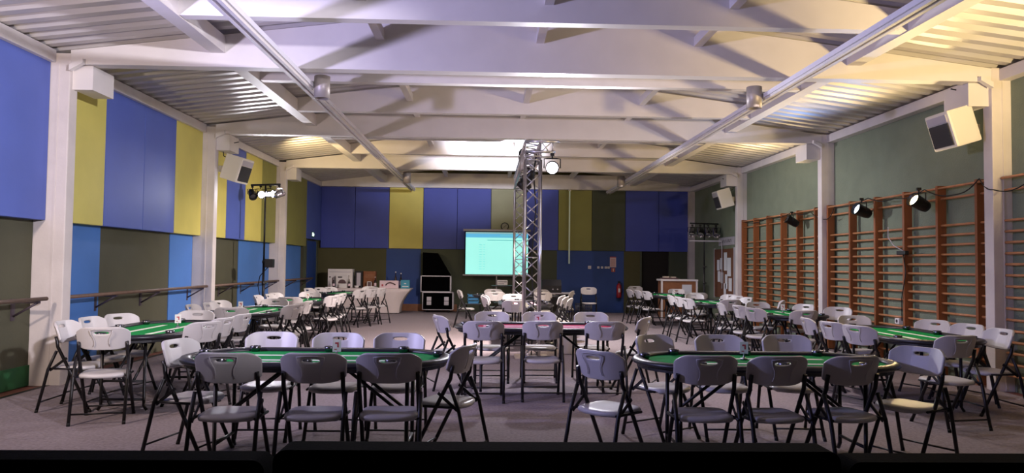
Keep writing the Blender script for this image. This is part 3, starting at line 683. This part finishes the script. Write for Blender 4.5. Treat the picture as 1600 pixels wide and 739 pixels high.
t = thing('projector', 'small white projector on the black trolley below the screen', 'projector', (0.37, 20.1, 0.93))
b = MB(); b.box((-0.14, -0.12, 0.01), (0.14, 0.12, 0.14), bev=0.015); b.build('housing', M['card'], t)
b = MB(); b.box((-0.12, -0.124, 0.09), (0.12, -0.119, 0.11)); b.box((-0.12, -0.124, 0.04), (0.05, -0.119, 0.055)); b.build('vent', M['ink'], t)
b = MB(); b.cyl((0.06, 0.12, 0.08), (0.06, 0.14, 0.08), 0.03, 14); b.build('lens', M['lens'], t)
# clock
t = thing('wall_clock', 'round dark-rimmed clock on the grey-green back panel above the screen', 'clock', (0.49, 23.39, 2.71))
b = MB(); b.cyl((0, 0, 0), (0, -0.03, 0), 0.115, 24); b.build('face', M['clockf'], t)
bm = MB(); 
for i in range(24):
    a, c = 2*math.pi*i/24, 2*math.pi*(i+1)/24; bm.cyl((0.115*math.cos(a), -0.03, 0.115*math.sin(a)), (0.115*math.cos(c), -0.03, 0.115*math.sin(c)), 0.014, 6)
bm.build('rim', M['blackp'], t)
b = MB(); b.cyl((0, -0.034, 0), (-0.05, -0.034, -0.035), 0.005, 6); b.cyl((0, -0.034, 0), (0.06, -0.034, 0.06), 0.005, 6); b.build('hand', M['ink'], t)
# flight cases
def flight_case(x, y, z, w_, d_, h_, label, latches, wheels):
    t = thing('flight_case', label, 'flight case', (x, y, z), 0, 'flight cases against the back wall')
    z0 = 0.08 if wheels else 0.0
    b = MB(); b.box((-w_/2+0.01, -d_/2+0.01, z0+0.01), (w_/2-0.01, d_/2-0.01, h_-0.01)); b.build('body', M['blackv'], t)
    b = MB(); e = 0.022
    for sx in (-1, 1):
        for sy in (-1, 1): b.box((sx*w_/2-e/2-0.001, sy*d_/2-e/2, z0), (sx*w_/2+e/2, sy*d_/2+e/2, h_))
    for zz in (z0+e/2, h_-e/2):
        for sy in (-1, 1): b.box((-w_/2, sy*d_/2-e/2, zz-e/2), (w_/2, sy*d_/2+e/2, zz+e/2))
        for sx in (-1, 1): b.box((sx*w_/2-e/2, -d_/2, zz-e/2), (sx*w_/2+e/2, d_/2, zz+e/2))
    b.build('edging', M['alu'], t)
    for sx in (-1, 1):
        if latches:
            for zz in (0.62, 0.38):
                b = MB(); b.box((sx*w_*0.29-0.07, -d_/2-0.012, z0+(h_-z0)*zz-0.06), (sx*w_*0.29+0.07, -d_/2+0.01, z0+(h_-z0)*zz+0.06), bev=0.006); b.build('latch', M['alu'], t)
        if wheels:
            for sy in (-1, 1):
                b = MB(); b.cyl((sx*(w_/2-0.12)-0.015, sy*(d_/2-0.1), 0.04), (sx*(w_/2-0.12)+0.015, sy*(d_/2-0.1), 0.04), 0.04, 14); b.box((sx*(w_/2-0.12)-0.025, sy*(d_/2-0.1)-0.03, 0.05), (sx*(w_/2-0.12)+0.025, sy*(d_/2-0.1)+0.03, z0+0.005)); b.build('caster', M['rubber'], t)
    return t
flight_case(-1.56, 23.0, 0, 0.92, 0.55, 0.63, 'large black flight case on wheels with latches, lower of the two', True, True)
flight_case(-1.63, 23.0, 0.63, 0.90, 0.5, 0.50, 'black flight case with metal edging, stacked on the wheeled case', False, False)
t = thing('stage_loudspeaker', 'black wedge-shaped loudspeaker standing on top of the flight cases', 'loudspeaker', (-1.6, 23.05, 1.13))
b = MB(); b.prism([(-0.45, -0.18, 0), (0.42, -0.18, 0), (0.0, -0.18, 0.70), (-0.45, -0.18, 0.72)], (0, 0.36, 0)); b.build('cabinet', M['blackv'], t)
b = MB(); b.box((-0.42, -0.19, 0.04), (-0.02, -0.178, 0.66)); b.build('grille', M['blackv'], t)
# prize table with white cloth
t = thing('prize_table', 'long table under a pale stretch cloth by the back wall', 'table', (-3.65, 22.45, 0))
b = MB()
top = [(-1.33, -0.38), (1.33, -0.38), (1.33, 0.38), (-1.33, 0.38)]; bot = [(-1.33, -0.36), (0.98, -0.34), (0.98, 0.34), (-1.33, 0.36)]
rings = []
for k in range(7):
    f = k/6; z = 0.745*(1-f)+0.02*f; g = f+0.28*math.sin(math.pi*f)*0.9
    ring = []
    for i in range(4):
        p0, p1 = Vector(top[i]), Vector(top[(i+1) % 4]); q0, q1 = Vector(bot[i]), Vector(bot[(i+1) % 4])
        for j in range(8):
            u = j/8; P = p0.lerp(p1, u); Q = q0.lerp(q1, u); V = P.lerp(Q, min(1, g)); sag = -0.05*math.sin(math.pi*f)*math.sin(math.pi*u)
            V = V*(1+sag*0.3); ring.append(b.bm.verts.new((V.x, V.y, z)))
    rings.append(ring)
for A, B2 in zip(rings, rings[1:]):
    n = len(A)
    for i in range(n): f = b.bm.faces.new((A[i], A[(i+1) % n], B2[(i+1) % n], B2[i])); f.smooth = True
b.bm.faces.new(rings[0])
b.build('tablecloth', M['cloth'], t)
b = MB(); b.box((-1.3, -0.36, 0.715), (1.3, 0.36, 0.74)); b.build('tabletop', M['plast'], t)
for sx in (-1.2, 0.9):
    for sy in (-0.28, 0.28): b = MB(); b.cyl((sx, sy, 0), (sx, sy, 0.715), 0.018); b.build('leg', M['tube'], t)
ZT = 0.748
def boxed(name, label, cat, x, y, w_, d_, h_, m, art=None):
    t = thing(name, label, cat, (x, y, ZT), 0, 'prizes on the cloth-covered table')
    b = MB(); b.box((-w_/2, -d_/2, 0), (w_/2, d_/2, h_), bev=0.004); b.build('carton', M[m], t)
    if art:
        for nm, (x0, z0, x1, z1), mm in art:
            b = MB(); b.box((x0, -d_/2-0.002, z0), (x1, -d_/2-0.0003, z1)); b.build(nm, M[mm], t)
    return t
boxed('appliance_box', 'large pale appliance box at the left end of the prize table', 'box', -4.50, 22.62, 0.74, 0.3, 0.56, 'card', [('print', (-0.33, 0.46, 0.33, 0.48), 'greyl'), ('print', (-0.33, 0.30, -0.28, 0.33), 'ink'), ('print', (-0.24, 0.02, -0.17, 0.3), 'picture')])
t = boxed('grill_box', 'white box with a dark kettle picture before the large appliance box', 'box', -4.40, 22.36, 0.36, 0.16, 0.37, 'card', None)
b = MB(); n = 14; b.prism([(0.12*math.cos(math.pi*i/n), -0.082, 0.13+0.12*math.sin(math.pi*i/n)) for i in range(n+1)], (0, 0.0015, 0)); b.build('picture', M['picture'], t)
b = MB(); b.box((-0.13, -0.082, 0.30), (0.0, -0.0803, 0.335)); b.build('print', M['ink'], t)
boxed('small_white_box', 'plain small white box in front of the kettle box', 'box', -4.34, 22.16, 0.23, 0.1, 0.13, 'card')
boxed('bottle_carton', 'dark narrow carton with a bottle picture beside the appliance box', 'box', -3.93, 22.5, 0.22, 0.2, 0.50, 'blackp', [('picture', (-0.06, 0.06, 0.06, 0.45), 'greyl')])
boxed('brown_carton', 'brown cardboard carton behind the small frame on the prize table', 'box', -3.62, 22.6, 0.36, 0.26, 0.50, 'carton', [('print', (-0.14, 0.30, 0.14, 0.42), 'counter')])
boxed('boxed_game', 'flat pinkish-white box with a curved dark picture on the prize table', 'box', -2.98, 22.2, 0.56, 0.1, 0.23, 'pinkb', None)
t = bpy.data.objects['boxed_game']
b = MB(); b.tube([(-0.10, -0.052, 0.09), (-0.05, -0.052, 0.15), (0.03, -0.052, 0.175), (0.12, -0.052, 0.15), (0.19, -0.052, 0.11)], 0.02, 6); b.build('picture', M['picture'], t)
b = MB(); b.box((-0.22, -0.052, 0.06), (-0.17, -0.0503, 0.12)); b.build('print', M['redink'], t)
boxed('teal_box', 'teal box with white lettering at the right end of the prize table', 'box', -2.51, 22.3, 0.27, 0.12, 0.25, 'tealb', [('print', (-0.09, 0.05, 0.10, 0.07), 'card'), ('print', (-0.03, 0.13, 0.03, 0.16), 'card')])
t = thing('photo_frame', 'small white standing frame beside the brown carton', 'frame', (-3.58, 22.25, ZT), 0, 'prizes on the cloth-covered table')
b = MB()
for lo, hi in (((-0.07, -0.01, 0), (-0.05, 0.01, 0.2)), ((0.05, -0.01, 0), (0.07, 0.01, 0.2)), ((-0.07, -0.01, 0.18), (0.07, 0.01, 0.2)), ((-0.07, -0.01, 0), (0.07, 0.01, 0.02))): b.box(lo, hi)
b.build('frame', M['card'], t)
b = MB(); b.box((-0.05, -0.004, 0.02), (0.05, 0.004, 0.18)); b.build('picture', M['picture'], t)
t = thing('white_bowl', 'small white bowl beside the dark bottle carton', 'bowl', (-3.95, 22.2, ZT), 0, 'prizes on the cloth-covered table')
b = MB(); b.lathe([(0.03, 0), (0.05, 0.01), (0.075, 0.07), (0.07, 0.07), (0.045, 0.02), (0.001, 0.015)], n=18); b.build('bowl', M['card'], t)
for x, y, h_, lab in ((-2.82, 22.42, 0.50, 'tall dark bottle with pale bands behind the pinkish box'), (-2.66, 22.42, 0.46, 'dark bottle with a pale label between pinkish and teal boxes'),
                      (-4.62, 22.12, 0.27, 'small dark bottle left of the white kettle box'), (-4.16, 22.12, 0.28, 'small dark bottle right of the white kettle box'), (-3.40, 22.2, 0.34, 'slim pale-topped bottle right of the small frame')):
    t = thing('bottle', lab, 'bottle', (x, y, ZT), 0, 'bottles on the prize table')
    b = MB(); b.lathe([(0.036, 0), (0.038, 0.01), (0.038, h_*0.55), (0.030, h_*0.66), (0.014, h_*0.75), (0.013, h_*0.94)], n=14); b.build('glass', M['bottle'], t)
    b = MB(); b.lathe([(0.0145, h_*0.93), (0.016, h_*0.94), (0.016, h_), (0.001, h_)], n=12); b.build('cap', M['card'], t)
    b = MB(); b.lathe([(0.0385, h_*0.2), (0.039, h_*0.21), (0.039, h_*0.45), (0.0385, h_*0.46)], n=14); b.build('bottle_label', M['pinkb'], t)
# equipment desk
t = thing('equipment_desk', 'dark folding desk with pale edge behind the truss', 'desk', (1.78, 20.6, 0))
b = MB(); b.box((-0.6, -0.35, 0.70), (0.6, 0.35, 0.73), bev=0.006); b.build('desktop', M['greyl'], t)
for sx in (-0.52, 0.52):
    for sy in (-0.28, 0.28): b = MB(); b.cyl((sx, sy, 0), (sx, sy, 0.70), 0.016); b.build('leg', M['tube'], t)
b = MB(); b.box((-0.58, 0.30, 0.2), (0.58, 0.32, 0.69)); b.build('modesty_panel', M['blackp'], t)
t = thing('mixer_case', 'black control case with two small knobs on the dark desk', 'case', (1.75, 20.6, 0.73))
b = MB(); b.prism([(-0.27, -0.2, 0), (-0.27, 0.2, 0), (-0.27, 0.2, 0.36), (-0.27, -0.05, 0.36), (-0.27, -0.2, 0.2)], (0.54, 0, 0)); b.build('case', M['blackp'], t)
for x in (0.03, 0.16): b = MB(); b.cyl((x, -0.2, 0.1), (x, -0.215, 0.1), 0.02, 10); b.build('knob', M['greyl'], t)
t = thing('storage_crate', 'blue slatted plastic crate on a dark stool left of the projector', 'crate', (-0.42, 20.4, 0.42), 0)
b = MB()
for z in (0.0, 0.09, 0.18):
    b.box((-0.16, -0.12, z), (0.16, -0.10, z+0.06)); b.box((-0.16, 0.10, z), (0.16, 0.12, z+0.06)); b.box((-0.16, -0.12, z), (-0.14, 0.12, z+0.06)); b.box((0.14, -0.12, z), (0.16, 0.12, z+0.06))
for x in (-0.16, 0.14):
    for y in (-0.12, 0.10): b.box((x, y, 0), (x+0.02, y+0.02, 0.26))
b.box((-0.15, -0.11, 0.0), (0.15, 0.11, 0.012)); b.build('basket', M['bluecrate'], t)
t = thing('low_stool', 'dark low stool carrying the blue crate', 'stool', (-0.42, 20.4, 0), 0)
b = MB(); b.box((-0.22, -0.18, 0.385), (0.22, 0.18, 0.42), bev=0.006); b.build('seat', M['blackp'], t)
for x in (-0.19, 0.19):
    for y in (-0.15, 0.15): b = MB(); b.cyl((x, y, 0), (x, y, 0.385), 0.014); b.build('leg', M['tube'], t)
for k, x in enumerate((2.85, 3.12)):
    t = thing('wire_crate', 'dark wire crate on the floor at the blue back wall, %s' % ('left one', 'right one')[k], 'crate', (x, 23.1, 0), 0, 'wire crates by the back wall')
    b = MB()
    for i in range(6):
        u = -0.11+0.044*i; b.cyl((u, -0.12, 0), (u, -0.12, 0.3), 0.005, 5); b.cyl((u, 0.12, 0), (u, 0.12, 0.3), 0.005, 5)
        b.cyl((-0.11, u, 0), (-0.11, u, 0.3), 0.005, 5); b.cyl((0.11, u, 0), (0.11, u, 0.3), 0.005, 5)
    for z in (0.006, 0.1, 0.2, 0.3): b.tube([(-0.11, -0.12, z), (0.11, -0.12, z), (0.11, 0.12, z), (-0.11, 0.12, z), (-0.11, -0.12, z)], 0.006, 5)
    b.build('wire_frame', M['steel'], t)
# fire corner
t = thing('fire_extinguisher', 'red fire extinguisher hung on the blue back wall', 'fire extinguisher', (4.15, 23.40, 0.48))
b = MB(); b.lathe([(0.06, 0), (0.075, 0.015), (0.078, 0.06), (0.078, 0.36), (0.06, 0.42), (0.025, 0.45), (0.022, 0.48)], n=18); b.build('cylinder', M['red'], t)
b = MB(); b.box((-0.03, -0.03, 0.47), (0.03, 0.03, 0.52), bev=0.006); b.box((-0.02, -0.10, 0.52), (0.02, 0.02, 0.535)); b.build('valve', M['blackm'], t)
b = MB(); b.tube([(0.03, 0, 0.49), (0.09, -0.01, 0.46), (0.10, -0.02, 0.3), (0.085, -0.03, 0.15)], 0.010, 6); b.build('hose', M['rubber'], t)
b = MB(); b.box((-0.03, -0.079, 0.18), (0.03, -0.072, 0.3)); b.build('sticker', M['card'], t)
b = MB(); b.box((-0.04, 0.06, 0.3), (0.04, 0.10, 0.34)); b.build('hook', M['blackm'], t)
t = thing('fire_notice', 'pale instruction notice with red edge above the fire extinguisher', 'notice', (3.97, 23.478, 1.45))
b = MB(); b.box((-0.10, 0, 0), (0.10, 0.008, 0.34)); b.build('sheet', M['pinkb'], t)
b = MB(); b.box((-0.10, -0.003, 0.31), (0.10, 0, 0.34)); 
for i in range(6): b.box((-0.07, -0.003, 0.05+0.04*i), (0.07, 0, 0.06+0.04*i))
b.build('print', M['redink'], t)
t = thing('fire_sign', 'small red extinguisher pictogram sign below the notice', 'sign', (3.98, 23.478, 1.30))
b = MB(); b.box((-0.06, 0, 0), (0.06, 0.008, 0.13)); b.build('plate', M['red'], t)
b = MB(); b.box((-0.012, -0.003, 0.02), (0.012, 0, 0.085)); b.box((-0.02, -0.003, 0.09), (0.025, 0, 0.105)); b.build('pictogram', M['card'], t)
for k, x in enumerate((3.22, 3.50, 3.62, 3.74, 3.83)):
    t = thing('wall_switch', 'small pale switch plate on the blue back wall, %s' % ('alone at left', 'first of the row of four', 'second of the row of four', 'third of the row of four', 'last of the row of four')[k], 'switch', (x, 23.478, 1.44), 0, 'switches on the back wall')
    b = MB(); s = 0.05 if k == 0 else 0.035; b.box((-s, 0, -s), (s, 0.01, s), bev=0.003); b.build('plate', M['card'], t)
    b = MB(); b.box((-0.012, -0.005, -0.018), (0.012, 0.002, 0.018)); b.build('rocker', M['greyl'], t)
t = thing('exit_sign', 'green running-man exit sign above the blue left door', 'exit sign', (-5.32, 22.4, 2.33), R(90))
b = MB(); b.box((-0.16, 0.0, -0.07), (0.16, 0.02, 0.09)); b.build('plate', M['exitd'], t) 
b = MB(); b.box((-0.12, -0.004, -0.04), (-0.02, 0, 0.07)); b.sphere((0.03, -0.002, 0.06), 0.016, (1, 0.2, 1)); b.tube([(0.03, -0.002, 0.045), (0.02, -0.002, 0.01), (0.05, -0.002, -0.02), (0.04, -0.002, -0.05)], 0.008, 5); b.tube([(0.02, -0.002, 0.01), (-0.01, -0.002, -0.03)], 0.008, 5); b.tube([(0.03, -0.002, 0.04), (0.065, -0.002, 0.02)], 0.007, 5); b.box((0.08, -0.004, -0.02), (0.13, 0, 0.04))
b.build('pictogram', M['exitg'], t)
# notice board
t = thing('notice_board', 'brown cork notice board with pinned papers in the far right corner', 'notice board', (6.545, 20.25, 0))
b = MB(); b.box((-0.03, -0.85, 0.65), (0, 0.85, 2.0)); b.build('board', M['cork'], t)
b = MB(); b.box((-0.04, 0.83, 0.62), (0, 0.88, 2.03)); b.box((-0.04, -0.88, 0.62), (0, -0.83, 2.03)); b.build('frame', M['greyl'], t)
for (y, z, w_, h_) in ((-0.45, 1.75, 0.3, 0.5), (-0.15, 1.9, 0.25, 0.5), (0.2, 1.75, 0.22, 0.32), (0.48, 1.7, 0.22, 0.3), (-0.55, 1.2, 0.25, 0.35), (-0.22, 1.3, 0.2, 0.4), (0.15, 1.35, 0.22, 0.3), (0.42, 1.38, 0.22, 0.3), (-0.1, 1.05, 0.18, 0.3)):
    b = MB(); b.box((-0.036, y-w_/2, z-h_), (-0.031, y+w_/2, z)); b.build('paper', M['paper'], t)
t = thing('board_sign', 'pale lettered strip sign above the cork notice board', 'sign', (6.545, 20.1, 2.10))
b = MB(); b.box((-0.025, -0.68, 0), (0, 0.62, 0.22)); b.build('plate', M['greyl'], t)
for i in range(9):
    b = MB(); b.box((-0.029, 0.40-0.1*i-0.06, 0.08), (-0.0255, 0.40-0.1*i-0.045, 0.15)); b.box((-0.029, 0.40-0.1*i-0.05, 0.08 if i % 2 else 0.137), (-0.0255, 0.40-0.1*i, 0.093 if i % 2 else 0.15))
    b.build('letter', M['ink'], t)
# bar counter
t = thing('reception_counter', 'brown wooden counter with white edges by the dark doorway', 'counter', (5.48, 21.3, 0))
b = MB(); b.box((-0.5, -0.25, 0.0), (0.5, 0.25, 1.08)); b.build('body', M['counter'], t)
b = MB(); b.box((-0.54, -0.28, 1.08), (0.54, 0.28, 1.13), bev=0.006); b.build('worktop', M['card'], t)
for sx in (-0.53, 0.48):
    b = MB(); b.box((sx, -0.27, 0), (sx+0.05, -0.24, 1.08)); b.build('edge_post', M['card'], t)
b = MB(); b.box((0.08, -0.258, 0.70), (0.36, -0.251, 0.98)); b.build('notice', M['paper'], t, label='white notice')
t = thing('cash_tray', 'low dark tray of small items on the wooden counter', 'tray', (5.25, 21.3, 1.13), 0)
b = MB(); b.box((-0.24, -0.12, 0), (0.24, 0.12, 0.04), bev=0.004); b.build('tray', M['picture'], t)
b = MB(); b.box((-0.18, -0.08, 0.04), (-0.02, 0.08, 0.08)); b.box((0.05, -0.08, 0.04), (0.18, 0.08, 0.07)); b.build('packs', M['plate'], t)
# folded chair against the wall: chair back showing above the row
t = chair(4.50, 22.6, -90, 'white folding chair by the back wall beside the fire extinguisher', 'spare folding chairs')
# plant and pale floor plate near the truss
t = thing('potted_plant', 'dark spiky potted plant right of the truss foot', 'plant', (1.33, 12.5, 0))
b = MB(); b.lathe([(0.10, 0), (0.13, 0.02), (0.16, 0.30), (0.165, 0.32), (0.145, 0.32), (0.13, 0.27), (0.001, 0.27)], n=20); b.build('pot', M['pot'], t)
b = MB()
for i in range(60):
    a = random.uniform(0, 2*math.pi); L = random.uniform(0.25, 0.50); e = random.uniform(0.35, 1.25); r0 = 0.03
    P = [Vector((math.cos(a)*(r0+L*f*math.cos(e)), math.sin(a)*(r0+L*f*math.cos(e)), 0.28+L*f*math.sin(e)-0.10*f*f)) for f in (0, 0.35, 0.7, 1.0)]
    sd = Vector((-math.sin(a), math.cos(a), 0)); wd = (0.006, 0.014, 0.010, 0.001)
    prev = None
    for p, w_ in zip(P, wd):
        cur = (b.bm.verts.new(p-sd*w_), b.bm.verts.new(p+sd*w_))
        if prev: b.bm.faces.new((prev[0], prev[1], cur[1], cur[0]))
        prev = cur
b.build('foliage', M['leaf'], t)
t = thing('floor_uplight', 'small floor spotlight glowing beside the potted plant', 'stage lamp', (1.10, 12.95, 0))
b = MB(); b.lathe([(0.05, 0), (0.09, 0.02), (0.10, 0.14), (0.08, 0.14), (0.07, 0.1)], n=16); b.build('housing', M['blackm'], t)
b = MB(); b.lathe([(0.08, 0.12), (0.001, 0.125)], n=16); b.build('lens', M['litwarm'], t)
spot('uplight', (1.10, 12.95, 0.17), (1.3, 12.7, 1.5), 60, (1.0, 0.9, 0.7), 120, 0.8, 0.05)
t = thing('light_streak', 'pale strip standing in for a streak of light before the olive back panel', 'strip', (2.53, 23.2, 1.55))  # streak of light on the back wall, built as a solid pale strip
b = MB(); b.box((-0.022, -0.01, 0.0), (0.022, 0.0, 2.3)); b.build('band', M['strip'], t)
b = MB(); b.box((-0.04, -0.02, 2.3), (0.04, 0.01, 2.36)); b.build('streak_end', M['steel'], t)  # end piece added to the streak, no real fitting

# ------------------------------------------------------------------ black padded benches in front of the camera
for x0, x1, lab in ((-1.94, -0.535, 'left'), (-0.515, 0.875, 'middle'), (0.895, 2.29, 'right')):
    cx = (x0+x1)/2; w2 = (x1-x0)/2
    t = thing('padded_bench', 'black padded bench back along the bottom edge of view, %s of three' % lab, 'bench', (cx, 1.9, 0), 0, 'black padded benches')
    H = 1.047 if lab == 'middle' else 1.022
    b = MB(); pts = [(-w2, 0, 0.50)]
    r = 0.03
    pts += [(w2, 0, 0.50)]
    for i in range(7): a = math.pi/2*i/6; pts.append((w2-r+r*math.cos(a), 0, H-r+r*math.sin(a)))
    for i in range(7): a = math.pi/2+math.pi/2*i/6; pts.append((-w2+r+r*math.cos(a), 0, H-r+r*math.sin(a)))
    b.prism(pts, (0, -0.09, 0)); b.build('backrest', M['blackv'], t)
    b = MB(); b.box((-w2, -0.55, 0.38), (w2, -0.06, 0.48), bev=0.03); b.build('seat', M['blackv'], t)
    for sx in (-1, 1):
        for y in (-0.50, -0.04):
            b = MB(); b.box((sx*(w2-0.08)-0.02, y-0.02, 0), (sx*(w2-0.08)+0.02, y+0.02, 0.52 if y > -0.3 else 0.39)); b.build('leg', M['blackm'], t)
